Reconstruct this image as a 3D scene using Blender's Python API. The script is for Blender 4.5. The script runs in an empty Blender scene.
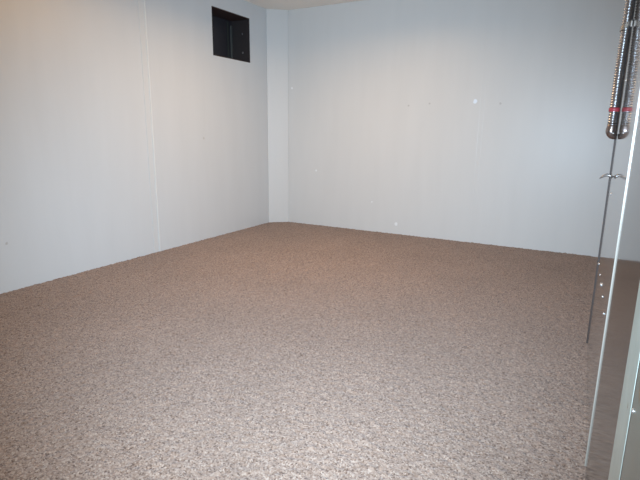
import bpy, bmesh, math, random
import numpy as np
from mathutils import Vector, Matrix

# ------------------------------------------------------------------ camera, world, lights
S = bpy.context.scene
COL = S.collection
F_PX, YAW, PITCH, ROLL, CAM_H = 485.13, -0.5039, 0.218, 0.0104, 0.9802
fwd = Vector((math.sin(YAW) * math.cos(PITCH), math.cos(YAW) * math.cos(PITCH), -math.sin(PITCH)))
rgt = Vector((math.cos(YAW), -math.sin(YAW), 0))
upv = rgt.cross(fwd)
r2 = math.cos(ROLL) * rgt + math.sin(ROLL) * upv
u2 = -math.sin(ROLL) * rgt + math.cos(ROLL) * upv
cd = bpy.data.cameras.new('camera')
cam = bpy.data.objects.new('camera', cd)
COL.objects.link(cam)
m = Matrix((r2, u2, -fwd)).transposed().to_4x4()
m.translation = (0, 0, CAM_H)
cam.matrix_world = m
cd.sensor_width = 36
cd.lens = F_PX / 640 * 36
cd.clip_start = 0.02
S.camera = cam

S.view_settings.view_transform = 'Standard'
S.view_settings.look = 'None'
S.view_settings.gamma = 1
S.view_settings.use_curve_mapping = False
S.view_settings.exposure = 0.0

w = bpy.data.worlds.new('world')
S.world = w
w.use_nodes = True
w.node_tree.nodes['Background'].inputs[0].default_value = (0.5, 0.55, 0.6, 1)
w.node_tree.nodes['Background'].inputs[1].default_value = 0.0

def lamp(name, typ, loc, power, col, size=0.1, look=None, spread=None):
    d = bpy.data.lights.new(name, typ)
    d.energy = power
    d.color = col
    if typ == 'AREA':
        d.size = size
        if spread: d.spread = spread
    else:
        d.shadow_soft_size = size
    o = bpy.data.objects.new(name, d)
    COL.objects.link(o)
    o.location = loc
    if look is not None:
        o.rotation_euler = (Vector(look) - Vector(loc)).to_track_quat('-Z', 'Y').to_euler()
    return o

# the camera's own flash beside the lens
FLASH = lamp('camera_flash', 'SPOT', (-0.105, 0.0, 1.0), 623.4, (0.59, 0.796, 1.0), 0.015,
             look=tuple(Vector((-0.105, 0, 1.0)) + fwd * 3 + rgt * 0.15))
FLASH.data.spot_size = math.radians(96)
FLASH.data.spot_blend = 1.0
# the warm room bulb under the ceiling, left of the photographer
BULB = lamp('ceiling_bulb', 'POINT', (-2.45, 1.7, 2.13), 3.85, (1.0, 0.499, 0.078), 0.05)
# added fill lamp behind the photographer, aimed low at the left wall
REAR_FILL = lamp('rear_fill', 'AREA', (-0.9, -1.6, 1.05), 19.7, (1.0, 0.944, 0.766), 1.2, look=(-3.0, 2.4, 0.5))

# added warm fill lamp above the middle of the room, out of the frame
CEIL_FILL = lamp('ceiling_fill', 'AREA', (-1.7, 3.0, 2.15), 25.7, (1.0, 0.661, 0.362), 0.7, look=(-1.7, 3.0, 0), spread=2.85)
S.cycles.caustics_reflective = False

# ------------------------------------------------------------------ helpers
def mat(name, col, rough=0.6, metal=0.0, **kw):
    M = bpy.data.materials.new(name)
    M.use_nodes = True
    b = M.node_tree.nodes['Principled BSDF']
    b.inputs['Base Color'].default_value = (*col, 1)
    b.inputs['Roughness'].default_value = rough
    b.inputs['Metallic'].default_value = metal
    for k, v in kw.items():
        b.inputs[k.replace('_', ' ')].default_value = v
    return M

def N(M, t, **kw):
    n = M.node_tree.nodes.new(t)
    for k, v in kw.items():
        if hasattr(n, k): setattr(n, k, v)
        else: n.inputs[k.replace('_', ' ')].default_value = v
    return n

def L(M, a, b): M.node_tree.links.new(a, b)

def obj(name, bm, M=None, parent=None, smooth=False):
    me = bpy.data.meshes.new(name)
    bmesh.ops.recalc_face_normals(bm, faces=bm.faces)
    if smooth:
        for f in bm.faces: f.smooth = True
    bm.to_mesh(me)
    bm.free()
    if M: me.materials.append(M)
    o = bpy.data.objects.new(name, me)
    COL.objects.link(o)
    if parent: o.parent = parent
    return o

def struct(name, bm, M, **k):
    o = obj(name, bm, M, **k)
    o['kind'] = 'structure'
    return o

def thing(name, label, cat, loc=(0, 0, 0), rz=0, group=None):
    o = bpy.data.objects.new(name, None)
    o.empty_display_size = 0.1
    COL.objects.link(o)
    o.location = loc
    o.rotation_euler = (0, 0, rz)
    o['label'] = label
    o['category'] = cat
    if group: o['group'] = group
    return o

def box(bm, x0, x1, y0, y1, z0, z1, bev=0):
    r = bmesh.ops.create_cube(bm, size=1)
    vs = r['verts']
    for v in vs:
        v.co = Vector((x0 + (v.co.x + .5) * (x1 - x0), y0 + (v.co.y + .5) * (y1 - y0), z0 + (v.co.z + .5) * (z1 - z0)))
    if bev:
        es = list({e for v in vs for e in v.link_edges})
        bmesh.ops.bevel(bm, geom=es, offset=bev, segments=2, affect='EDGES', profile=0.5)
    return bm

def tube(bm, pts, rad, seg=16, cap=True):
    """pts: list of Vector, rad: float or list"""
    n = len(pts)
    rad = rad if isinstance(rad, (list, tuple)) else [rad] * n
    rings = []
    ref = None
    for i, p in enumerate(pts):
        t = (pts[min(i + 1, n - 1)] - pts[max(i - 1, 0)]).normalized()
        if ref is None:
            ref = Vector((0, 1, 0)) if abs(t.y) < .9 else Vector((1, 0, 0))
        a = (ref - t * ref.dot(t)).normalized()
        ref = a
        b = t.cross(a)
        rings.append([bm.verts.new(p + (a * math.cos(2 * math.pi * k / seg) + b * math.sin(2 * math.pi * k / seg)) * rad[i]) for k in range(seg)])
    for i in range(n - 1):
        for k in range(seg):
            bm.faces.new((rings[i][k], rings[i][(k + 1) % seg], rings[i + 1][(k + 1) % seg], rings[i + 1][k]))
    if cap:
        bm.faces.new(rings[0][::-1])
        bm.faces.new(rings[-1])
    return bm

V = Vector

# ------------------------------------------------------------------ dimensions
A, B, H = 3.065, 4.522, 2.2          # left wall x=-A, back wall y=B, ceiling z=H
RX, FY = 1.5, -2.4                   # right wall, wall behind the photographer
NY0, NY1, NZ0, NZ1, ND = 3.547, 4.094, 1.645, 2.055, 0.22   # niche in the left wall
T = 0.14
SLAB = -0.012

# ------------------------------------------------------------------ setting materials
def wall_mat(name, axis, grooves, marks=(), base=(0.60, 0.595, 0.585)):
    M = mat(name, base, 0.38, Specular_IOR_Level=0.35)
    b = M.node_tree.nodes['Principled BSDF']
    tc = N(M, 'ShaderNodeTexCoord')
    sp = N(M, 'ShaderNodeSeparateXYZ')
    L(M, tc.outputs['Object'], sp.inputs[0])
    co = sp.outputs[axis]
    # faint vertical roller streaks / uneven paint in the base colour
    mp = N(M, 'ShaderNodeMapping')
    mp.inputs['Scale'].default_value = (5, 5, 0.7)
    L(M, tc.outputs['Object'], mp.inputs[0])
    nz = N(M, 'ShaderNodeTexNoise', Scale=1.5, Detail=4.0, Roughness=0.55)
    L(M, mp.outputs[0], nz.inputs['Vector'])
    cr = N(M, 'ShaderNodeValToRGB')
    cr.color_ramp.elements[0].position = .3
    cr.color_ramp.elements[1].position = .75
    cr.color_ramp.elements[0].color = (*[c * .975 for c in base], 1)
    cr.color_ramp.elements[1].color = (*[min(1, c * 1.01) for c in base], 1)
    L(M, nz.outputs[0], cr.inputs[0])
    colour = cr.outputs[0]
    height = None
    for g, wd, amp in grooves:
        s = N(M, 'ShaderNodeMath', operation='SUBTRACT'); L(M, co, s.inputs[0]); s.inputs[1].default_value = g
        a = N(M, 'ShaderNodeMath', operation='ABSOLUTE'); L(M, s.outputs[0], a.inputs[0])
        r = N(M, 'ShaderNodeMapRange'); L(M, a.outputs[0], r.inputs[0])
        r.inputs[1].default_value = 0; r.inputs[2].default_value = wd
        r.inputs[3].default_value = -amp; r.inputs[4].default_value = 0
        if height is None: height = r.outputs[0]
        else:
            ad = N(M, 'ShaderNodeMath', operation='ADD'); L(M, height, ad.inputs[0]); L(M, r.outputs[0], ad.inputs[1]); height = ad.outputs[0]
    n2 = N(M, 'ShaderNodeTexNoise', Scale=60.0, Detail=3.0)
    L(M, tc.outputs['Object'], n2.inputs['Vector'])
    mu = N(M, 'ShaderNodeMath', operation='MULTIPLY'); L(M, n2.outputs[0], mu.inputs[0]); mu.inputs[1].default_value = 0.25
    if height is not None:
        ad = N(M, 'ShaderNodeMath', operation='ADD'); L(M, height, ad.inputs[0]); L(M, mu.outputs[0], ad.inputs[1]); height = ad.outputs[0]
    else: height = mu.outputs[0]
    bp = N(M, 'ShaderNodeBump', Strength=0.6, Distance=0.002)
    L(M, height, bp.inputs['Height'])
    L(M, bp.outputs[0], b.inputs['Normal'])
    # paint marks and a painted glint, each with a shape of its own
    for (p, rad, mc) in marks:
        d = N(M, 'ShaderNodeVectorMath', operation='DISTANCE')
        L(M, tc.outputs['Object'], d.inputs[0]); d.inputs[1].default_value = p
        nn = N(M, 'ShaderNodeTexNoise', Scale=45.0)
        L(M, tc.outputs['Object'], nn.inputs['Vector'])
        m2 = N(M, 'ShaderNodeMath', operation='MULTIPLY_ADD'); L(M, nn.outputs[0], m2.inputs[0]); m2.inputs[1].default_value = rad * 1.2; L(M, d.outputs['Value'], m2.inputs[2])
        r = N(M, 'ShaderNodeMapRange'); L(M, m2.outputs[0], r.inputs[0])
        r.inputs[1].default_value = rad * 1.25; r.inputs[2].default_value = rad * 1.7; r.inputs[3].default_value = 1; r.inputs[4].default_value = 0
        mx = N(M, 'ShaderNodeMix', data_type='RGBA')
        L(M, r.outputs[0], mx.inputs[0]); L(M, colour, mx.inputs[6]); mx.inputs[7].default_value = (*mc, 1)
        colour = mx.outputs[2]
    L(M, colour, b.inputs['Base Color'])
    return M

PAINT_SPOT = (0.76, 0.77, 0.78)
SCUFF = (0.46, 0.45, 0.44)
WL = wall_mat('painted panelling left', 1, [(3.444, .004, .5), (4.076 + .03, .004, .4), (1.08, .004, .5)],
              [((-A, 1.60, 0.30), .010, SCUFF), ((-A, 3.38, 0.92), .012, (0.5, 0.49, 0.47))], (0.605, 0.615, 0.622))
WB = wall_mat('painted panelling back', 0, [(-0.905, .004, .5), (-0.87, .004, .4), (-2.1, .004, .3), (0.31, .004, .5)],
              [((-0.955, B, 1.262), .019, (0.74, 0.80, 0.88)), ((-2.55, B, .585), .011, PAINT_SPOT), ((-1.632, B, .099), .018, PAINT_SPOT),  # the first, bluish mark is a glint put into the wall colour
               ((-2.849, B, 1.435), .012, PAINT_SPOT), ((-1.56, B, 1.235), .009, SCUFF), ((-1.36, B, 1.25), .008, SCUFF),
               ((-0.74, B, 1.24), .010, SCUFF), ((-1.9, B, .3), .008, PAINT_SPOT)])
WP = wall_mat('painted panelling', 0, [])
CEIL = mat('ceiling paint', (0.86, 0.79, 0.71), 0.8)
BATTEN = mat('batten paint', (0.605, 0.61, 0.61), 0.3)
CONC = mat('concrete slab', (0.25, 0.24, 0.23), 0.9)

# ------------------------------------------------------------------ room shell
bm = bmesh.new()
for a in ((-A - T - .2, -A, FY, NY0, SLAB, H), (-A - T - .2, -A, NY1, B + T, SLAB, H),
          (-A - T - .2, -A, NY0, NY1, SLAB, NZ0), (-A - T - .2, -A, NY0, NY1, NZ1, H)):
    box(bm, *a)
struct('wall_left', bm, WL)
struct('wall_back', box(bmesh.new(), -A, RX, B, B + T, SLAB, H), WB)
struct('wall_right', box(bmesh.new(), RX, RX + T, FY, B + T, SLAB, H), WP)
struct('wall_front', box(bmesh.new(), -A - T - .2, RX + T, FY - T, FY, SLAB, H), WP)
struct('ceiling', box(bmesh.new(), -A - T - .2, RX + T, FY - T, B + T, H, H + .12), CEIL)
# angled panel that closes the corner
bm = bmesh.new()
CL, CB = .145, .1653
pf = [(-A, B - CL), (-A + .004, B - CL - .002), (-A + CB + .002, B - .004), (-A + CB, B), (-A, B)]
lo = [bm.verts.new((x, y, SLAB)) for x, y in pf]
hi = [bm.verts.new((x, y, H)) for x, y in pf]
for i in range(5):
    bm.faces.new((lo[i], lo[(i + 1) % 5], hi[(i + 1) % 5], hi[i]))
bm.faces.new(lo); bm.faces.new(hi)
struct('wall_corner', bm, WP)
# batten strip covering the panel seam on the left wall
bm = box(bmesh.new(), -A, -A + .004, 2.735, 2.80, 0.0, H, 0.0015)
struct('trim_1', bm, BATTEN)
struct('trim_2', box(bmesh.new(), -A + .004, -A + .010, 2.787, 2.799, 0.0, H, 0.002), mat('bead highlight', (0.68, 0.68, 0.67), .35))  # bead on the batten edge, its highlight put in as a paler colour

# ------------------------------------------------------------------ carpet
CAR = mat('carpet', (0.3, .2, .15), 0.95, Specular_IOR_Level=0.1)
b = CAR.node_tree.nodes['Principled BSDF']
b.inputs['Sheen Weight'].default_value = 0.15
b.inputs['Sheen Roughness'].default_value = 0.6
tc = N(CAR, 'ShaderNodeTexCoord')
vo = N(CAR, 'ShaderNodeTexVoronoi', Scale=215.0)
L(CAR, tc.outputs['Object'], vo.inputs['Vector'])
sc_ = N(CAR, 'ShaderNodeSeparateColor'); L(CAR, vo.outputs['Color'], sc_.inputs[0])
cr = N(CAR, 'ShaderNodeValToRGB')
cr.color_ramp.interpolation = 'CONSTANT'
E = cr.color_ramp.elements
E[0].position = 0; E[0].color = (0.105, 0.061, 0.043, 1)
E[1].position = .10; E[1].color = (0.191, 0.122, 0.088, 1)
for p, c in ((.35, (0.245, 0.164, 0.121)), (.62, (0.284, 0.198, 0.151)), (.86, (0.341, 0.252, 0.200))):
    e = E.new(p); e.color = (*c, 1)
L(CAR, sc_.outputs[0], cr.inputs[0])
nz = N(CAR, 'ShaderNodeTexNoise', Scale=2.2, Detail=3.0)
L(CAR, tc.outputs['Object'], nz.inputs['Vector'])
mr = N(CAR, 'ShaderNodeMapRange'); L(CAR, nz.outputs[0], mr.inputs[0])
mr.inputs[1].default_value = .3; mr.inputs[2].default_value = .7; mr.inputs[3].default_value = .93; mr.inputs[4].default_value = 1.05
mx = N(CAR, 'ShaderNodeMix', data_type='RGBA', blend_type='MULTIPLY'); mx.inputs[0].default_value = 1
L(CAR, cr.outputs[0], mx.inputs[6])
cc = N(CAR, 'ShaderNodeCombineColor')
for i in range(3): L(CAR, mr.outputs[0], cc.inputs[i])
L(CAR, cc.outputs[0], mx.inputs[7])
L(CAR, mx.outputs[2], b.inputs['Base Color'])
bp = N(CAR, 'ShaderNodeBump', Strength=0.5, Distance=0.004)
n3 = N(CAR, 'ShaderNodeTexNoise', Scale=170.0, Detail=2.0)
L(CAR, tc.outputs['Object'], n3.inputs['Vector'])
L(CAR, n3.outputs[0], bp.inputs['Height'])
L(CAR, bp.outputs[0], b.inputs['Normal'])

PX, PANG = 0.102, -0.0086            # side plane of the furnace: x = PX + sin(PANG)*y
def sidex(y): return PX + math.sin(PANG) * y

rng = np.random.default_rng(3)
def patch(x0, x1, y0, y1, d, edge=False):
    nx, ny = max(2, int((x1 - x0) / d)), max(2, int((y1 - y0) / d))
    X, Y = np.meshgrid(np.linspace(x0, x1, nx), np.linspace(y0, y1, ny))
    Z = rng.normal(0, 1, X.shape)
    Z = (Z + np.roll(Z, 1, 0) + np.roll(Z, 1, 1)) / 3
    Z = Z * .0030 - .001
    X[:, 1:-1] += rng.uniform(-.3, .3, X[:, 1:-1].shape) * d
    Y[1:-1, :] += rng.uniform(-.3, .3, Y[1:-1, :].shape) * d
    if edge: X += (PX + math.sin(PANG) * np.clip(Y, .5, 2.6) + .001 - x1) * ((X - x0) / (x1 - x0))
    P = np.stack([X.ravel(), Y.ravel(), np.maximum(Z.ravel(), SLAB + .003)], 1)
    idx = np.arange(nx * ny).reshape(ny, nx)
    Q = np.stack([idx[:-1, :-1], idx[:-1, 1:], idx[1:, 1:], idx[1:, :-1]], -1).reshape(-1, 4)
    return P, Q
parts = [patch(-A + .001, .080, .50, B - .001, .0065, True), patch(-A + .001, .94, FY + .01, .50, .05),
         patch(.080, RX - .01, 2.62, B - .001, .03)]
Ps, Qs, off = [], [], 0
for P, Q in parts:
    Ps.append(P); Qs.append(Q + off); off += len(P)
P = np.concatenate(Ps); Q = np.concatenate(Qs)
me = bpy.data.meshes.new('floor')
SL = [(-A - T - .2, FY - T), (RX + T, FY - T), (RX + T, B + T), (-A - T - .2, B + T)]
nb = len(P)
P = np.concatenate([P, np.array([(x, y, z) for z in (SLAB - .12, SLAB) for x, y in SL])])
Q = np.concatenate([Q, nb + np.array([(3, 2, 1, 0), (4, 5, 6, 7), (0, 1, 5, 4), (1, 2, 6, 5), (2, 3, 7, 6), (3, 0, 4, 7)])])
me.vertices.add(len(P)); me.vertices.foreach_set('co', P.ravel())
me.loops.add(Q.size); me.loops.foreach_set('vertex_index', Q.ravel().astype(np.int32))
me.polygons.add(len(Q)); me.polygons.foreach_set('loop_start', np.arange(0, Q.size, 4, dtype=np.int32))
me.update(calc_edges=True)
me.validate()
me.shade_smooth()
me.materials.append(CAR); me.materials.append(CONC)
for i in range(6): me.polygons[len(Q) - 1 - i].material_index = 1; me.polygons[len(Q) - 1 - i].use_smooth = False
o = bpy.data.objects.new('floor', me); COL.objects.link(o)
o['kind'] = 'structure'
o['label'] = 'brown speckled wall-to-wall carpet covering the whole floor'

# ------------------------------------------------------------------ dark wall opening
BLK = mat('black niche lining', (0.024, 0.021, 0.026), 0.55)
SOF = mat('dark brown niche board', (0.034, 0.016, 0.013), 0.6)
REV = mat('dark niche side board', (0.030, 0.025, 0.026), 0.5)
STRIP = mat('dull grey strip', (0.075, 0.08, 0.075), 0.4)
NAIL = mat('nail head', (0.25, 0.25, 0.26), 0.35, 0.8)
hatch = thing('wall_vent_box', 'black recessed square vent box set high in the left white wall', 'vent', (-A, (NY0 + NY1) / 2, NZ0))
def rel(b):   # world coordinates -> niche local
    bmesh.ops.translate(b, verts=b.verts, vec=(A, -(NY0 + NY1) / 2, -NZ0)); return b
obj('back_panel', rel(box(bmesh.new(), -A - ND - .015, -A - ND, NY0, NY1, NZ0, NZ1)), BLK, hatch)
obj('top_board', rel(box(bmesh.new(), -A - ND, -A - .001, NY0, NY1, NZ1 - .008, NZ1, .002)), SOF, hatch)
obj('bottom_board', rel(box(bmesh.new(), -A - ND, -A - .001, NY0, NY1, NZ0, NZ0 + .008, .002)), SOF, hatch)
sb = obj('side_board', rel(box(bmesh.new(), -A - ND, -A - .001, NY1 - .008, NY1, NZ0 + .008, NZ1 - .008, .002)), REV, hatch)
obj('side_board', rel(box(bmesh.new(), -A - ND, -A - .001, NY0, NY0 + .008, NZ0 + .008, NZ1 - .008, .002)), REV, hatch)
obj('corner_strip', rel(box(bmesh.new(), -A - ND, -A - ND + .012, NY1 - .030, NY1 - .009, NZ0 + .008, NZ1 - .05, .003)), STRIP, hatch)
obj('corner_strip', rel(box(bmesh.new(), -A - ND, -A - ND + .006, NY1 - .075, NY1 - .055, NZ0 + .008, NZ1 - .02, .002)), mat('darker strip', (0.03, 0.033, 0.028), .5), hatch)
for z in (NZ0 + .10, NZ0 + .275):
    bm = bmesh.new()
    bmesh.ops.create_uvsphere(bm, u_segments=12, v_segments=6, radius=.008)
    bmesh.ops.scale(bm, verts=bm.verts, vec=(1, .4, 1.3))
    bmesh.ops.translate(bm, verts=bm.verts, vec=(-A - .085, NY1 - .009, z))
    obj('nail', rel(bm), NAIL, sb, smooth=True)

# ------------------------------------------------------------------ furnace and duct on the right
def metal(name, col, rough, spots=None, metallic=0.0, spotcol=(0.20, 0.11, 0.05), thr=.62, ior=1.5):
    M = mat(name, col, rough, metallic, IOR=ior)
    b = M.node_tree.nodes['Principled BSDF']
    tc = N(M, 'ShaderNodeTexCoord')
    n1 = N(M, 'ShaderNodeTexNoise', Scale=9.0, Detail=6.0, Roughness=.65)
    L(M, tc.outputs['Object'], n1.inputs['Vector'])
    cr = N(M, 'ShaderNodeValToRGB')
    cr.color_ramp.elements[0].position = .35; cr.color_ramp.elements[0].color = (*[c * .85 for c in col], 1)
    cr.color_ramp.elements[1].position = .65; cr.color_ramp.elements[1].color = (*col, 1)
    L(M, n1.outputs[0], cr.inputs[0])
    c = cr.outputs[0]
    if spots:
        n2 = N(M, 'ShaderNodeTexNoise', Scale=spots, Detail=5.0, Roughness=.7)
        L(M, tc.outputs['Object'], n2.inputs['Vector'])
        mr = N(M, 'ShaderNodeMapRange'); L(M, n2.outputs[0], mr.inputs[0])
        mr.inputs[1].default_value = thr; mr.inputs[2].default_value = thr + .1
        mx = N(M, 'ShaderNodeMix', data_type='RGBA'); L(M, mr.outputs[0], mx.inputs[0]); L(M, c, mx.inputs[6])
        mx.inputs[7].default_value = (*spotcol, 1)
        c = mx.outputs[2]
    L(M, c, b.inputs['Base Color'])
    return M

DUCTM = metal('galvanised sheet', (0.36, 0.355, 0.35), .07, metallic=.6)
DUCTTOP = DUCTM
FURN = metal('furnace side enamel', (0.035, 0.029, 0.023), .10, spots=14, thr=.66, ior=1.38)
FLANGE = mat('pale metal flange', (0.36, 0.32, 0.275), .35, .2)
POST = metal('pale green enamel', (0.42, 0.47, 0.42), .22, spots=26, thr=.64, spotcol=(.25, .19, .10))
DOORM = metal('rust stained green enamel', (0.17, 0.19, 0.16), .25, spots=20, thr=.56, spotcol=(.15, .115, .065))
SEAM = mat('dark seam', (0.05, 0.033, 0.028), .6)
SCREW = mat('bright screw', (0.75, 0.75, 0.75), .25, .9)

RZ = -PANG
def wavy_panel(y0, y1, z0, z1, bumps, thick=.004, ny=90):
    """sheet-metal side panel: faces -x, local y runs along the side; bumps = [(centre, width, depth)]"""
    bm = bmesh.new()
    f, k = [], []
    for i in range(ny + 1):
        y = y0 + (y1 - y0) * i / ny
        x = 0
        for c, wd, dp in bumps:
            x += dp * math.exp(-((y - c) / wd) ** 2)
        f.append([bm.verts.new((x, y, z)) for z in (z0, z1)])
        k.append([bm.verts.new((x + thick, y, z)) for z in (z0, z1)])
    for i in range(ny):
        bm.faces.new((f[i][0], f[i + 1][0], f[i + 1][1], f[i][1]))
        bm.faces.new((k[i][0], k[i][1], k[i + 1][1], k[i + 1][0]))
        for j in (0, 1):
            bm.faces.new((f[i][j], k[i][j], k[i + 1][j], f[i + 1][j]))
    for i in (0, ny):
        bm.faces.new((f[i][0], f[i][1], k[i][1], k[i][0]))
    o = bm
    for fc in bm.faces: fc.smooth = abs(fc.normal.x) > .5 or True
    return bm

def sharp(o, ang=30):
    me = o.data
    bm = bmesh.new(); bm.from_mesh(me)
    for e in bm.edges:
        if len(e.link_faces) == 2 and e.calc_face_angle(0) > math.radians(ang): e.smooth = False
    bm.to_mesh(me); bm.free()

Y1, Y2 = 1.53, 2.54        # seam between furnace and duct, far edge of duct
YF = 0.90                  # front of furnace
def side_loc(y): return (sidex(y), y, SLAB)

# duct (far): origin at its near bottom edge on the plane
duct = thing('return_air_duct', 'tall shiny grey sheet metal duct standing against the far side of the furnace', 'duct', side_loc(Y1), RZ)
DL = Y2 - Y1
o = obj('side_panel', wavy_panel(.004, DL, 0, H - SLAB, [(.09, .10, .0003), (.92, .10, .0003)]), DUCTM, duct, smooth=True); sharp(o)
obj('back_panel', box(bmesh.new(), .004, .50, DL - .004, DL, 0, H - SLAB), DUCTM, duct)
obj('inner_panel', box(bmesh.new(), .50, .504, .004, DL, 0, H - SLAB), DUCTM, duct)
obj('corner_seam', box(bmesh.new(), -.004, .006, DL - .001, DL + .006, 0, H - SLAB, .001), SEAM, duct)
def screw(y, z, parent, M=SCREW, r=.006):
    bm = bmesh.new()
    bmesh.ops.create_uvsphere(bm, u_segments=12, v_segments=8, radius=r)
    bmesh.ops.scale(bm, verts=bm.verts, vec=(.55, 1, 1))
    bmesh.ops.translate(bm, verts=bm.verts, vec=(-.001, y, z))
    return obj('screw', bm, M, parent, smooth=True)
for y, z in ((2.483, .41), (2.236, .421), (2.044, .431), (1.863, .438), (1.675, .439), (2.276, .75), (2.371, 1.197)):
    screw(y - Y1, z - SLAB, duct, r=.0048 if y != 2.044 else .0085)
# bent wire end sticking out of the duct
bm = bmesh.new()
pts = [V((.002, .74, .828)), V((-.008, .74, .836)), V((-.018, .742, .838)), V((-.030, .744, .832)), V((-.042, .746, .822))]
tube(bm, pts, [.006, .006, .006, .005, .002], 10)
bmesh.ops.translate(bm, verts=bm.verts, vec=(-.0045, -.74, -.822))
bw = obj('bent_wire', bm, mat('wire', (.35, .33, .32), .3, .8), None, smooth=True)
bw.location = (sidex(Y1 + .74), Y1 + .74, .822 + SLAB)
bw['label'] = 'short bent wire end sticking out from the far edge of the duct'
bw['category'] = 'wire'

# furnace (near)
fur = thing('furnace', 'grey enamelled furnace cabinet with pale edge strips at the right edge of the photo', 'furnace', side_loc(YF), RZ)
FL = Y1 - YF
FH = 1.86
o = obj('side_panel', wavy_panel(.004, FL - .002, 0, FH, [(.50, .12, .0003)]), FURN, fur, smooth=True); sharp(o)
obj('top_panel', box(bmesh.new(), .004, .56, .004, FL - .002, FH - .004, FH), FURN, fur)
obj('back_panel', box(bmesh.new(), .006, .556, FL - .006, FL - .002, 0, FH - .005), FURN, fur)
obj('far_side_panel', box(bmesh.new(), .556, .56, .004, FL - .002, 0, FH - .005), FURN, fur)
obj('edge_strip', box(bmesh.new(), -.0032, .006, FL - .003, FL + .001, 0, FH, .0008), FLANGE, fur)
obj('corner_post', box(bmesh.new(), -.005, .006, -.124, .004, 0, FH, .001), POST, fur)
obj('door_gap', box(bmesh.new(), -.0042, .008, -.136, -.124, 0, FH), SEAM, fur)
dr = obj('door', box(bmesh.new(), -.005, .55, -.46, -.136, .02, FH - .04, .002), DOORM, fur)
obj('front_frame', box(bmesh.new(), .008, .556, -.134, .004, 0, FH), POST, fur)
bm = bmesh.new()
bmesh.ops.create_uvsphere(bm, u_segments=14, v_segments=8, radius=.004)
bmesh.ops.scale(bm, verts=bm.verts, vec=(.6, 1, 1))
bmesh.ops.translate(bm, verts=bm.verts, vec=(-.0055, -.155, .618))
obj('screw', bm, SCREW, dr, smooth=True)

# ------------------------------------------------------------------ flexible conduit
FLEX = mat('flexible metal', (0.42, 0.43, 0.46), .26, 1.0)
RUST = mat('dull brass fitting', (0.30, 0.25, 0.24), .25, .95)
RED = mat('red bushing', (0.34, 0.035, 0.05), .45)
con = thing('flexible_conduit', 'ribbed flexible metal conduit hanging down the duct with a red band', 'conduit', (0.0, 2.42, 0.95))
bm = bmesh.new()
pts, rad = [], []
z = 1.02
def cx(z):
    t = (z - 1.05) / .5
    return .062 + .007 * max(0, t - .35)
k = 0
while z < H:
    for dz, r in ((0, .0160), (.0028, .0192), (.0056, .0194), (.0084, .0162)):
        pts.append(V((cx(z + dz) - .004, 0, z + dz - .95))); rad.append(r)
    z += .0104
pts = [p for p in pts if p.z < H - .95]
rad = rad[:len(pts)]
tube(bm, pts, rad, 24)
obj('ribbed_tube', bm, FLEX, con, smooth=True)
bm = bmesh.new()
c0 = cx(1.08) - .004
tube(bm, [V((c0, 0, 1.077 - .95)), V((c0, 0, 1.078 - .95)), V((c0, 0, 1.092 - .95)), V((c0, 0, 1.093 - .95))], [.0193, .0205, .0205, .0193], 24)
obj('band', bm, RED, con, smooth=True)['label'] = 'red plastic band'
bm = bmesh.new()
cA = cx(1.0) - .004
pts = [V((cA, 0, .080)), V((cA, 0, .066)), V((cA - .001, 0, .056)), V((cA - .001, 0, .046)), V((cA + .002, 0, .037)), V((cA + .007, 0, .030)), V((cA + .013, 0, .027)), V((.0795, 0, .026))]
tube(bm, pts, [.0185, .0190, .0205, .0208, .0190, .0160, .0130, .011], 24)
el = obj('elbow_fitting', bm, RUST, con, smooth=True)
bm = bmesh.new()
bmesh.ops.create_uvsphere(bm, u_segments=12, v_segments=8, radius=.005)
bmesh.ops.translate(bm, verts=bm.verts, vec=(cA + .006, -.021, .040))
obj('screw', bm, SCREW, el, smooth=True)
bm = bmesh.new()
cs = cx(1.42) - .004
for a, rr in ((0, .0275),):
    ring = [V((cs + math.cos(t) * rr, math.sin(t) * rr, 1.41 - .95)) for t in [math.radians(d) for d in range(-60, 301, 20)]]
prof = []
n = 24
inner, outer = .020, .0225
for zz in (1.402, 1.420):
    prof.append([bm.verts.new((cs + math.cos(2 * math.pi * i / n) * outer, math.sin(2 * math.pi * i / n) * outer, zz - .95 + .012 * math.cos(2 * math.pi * i / n))) for i in range(n)])
for i in range(n):
    bm.faces.new((prof[0][i], prof[0][(i + 1) % n], prof[1][(i + 1) % n], prof[1][i]))
geom = bmesh.ops.solidify(bm, geom=list(bm.faces), thickness=.0025)
box(bm, cs + .012, .0800, -.030, -.016, 1.400 - .95, 1.424 - .95, .002)
obj('strap', bm, SCREW, con, smooth=False)
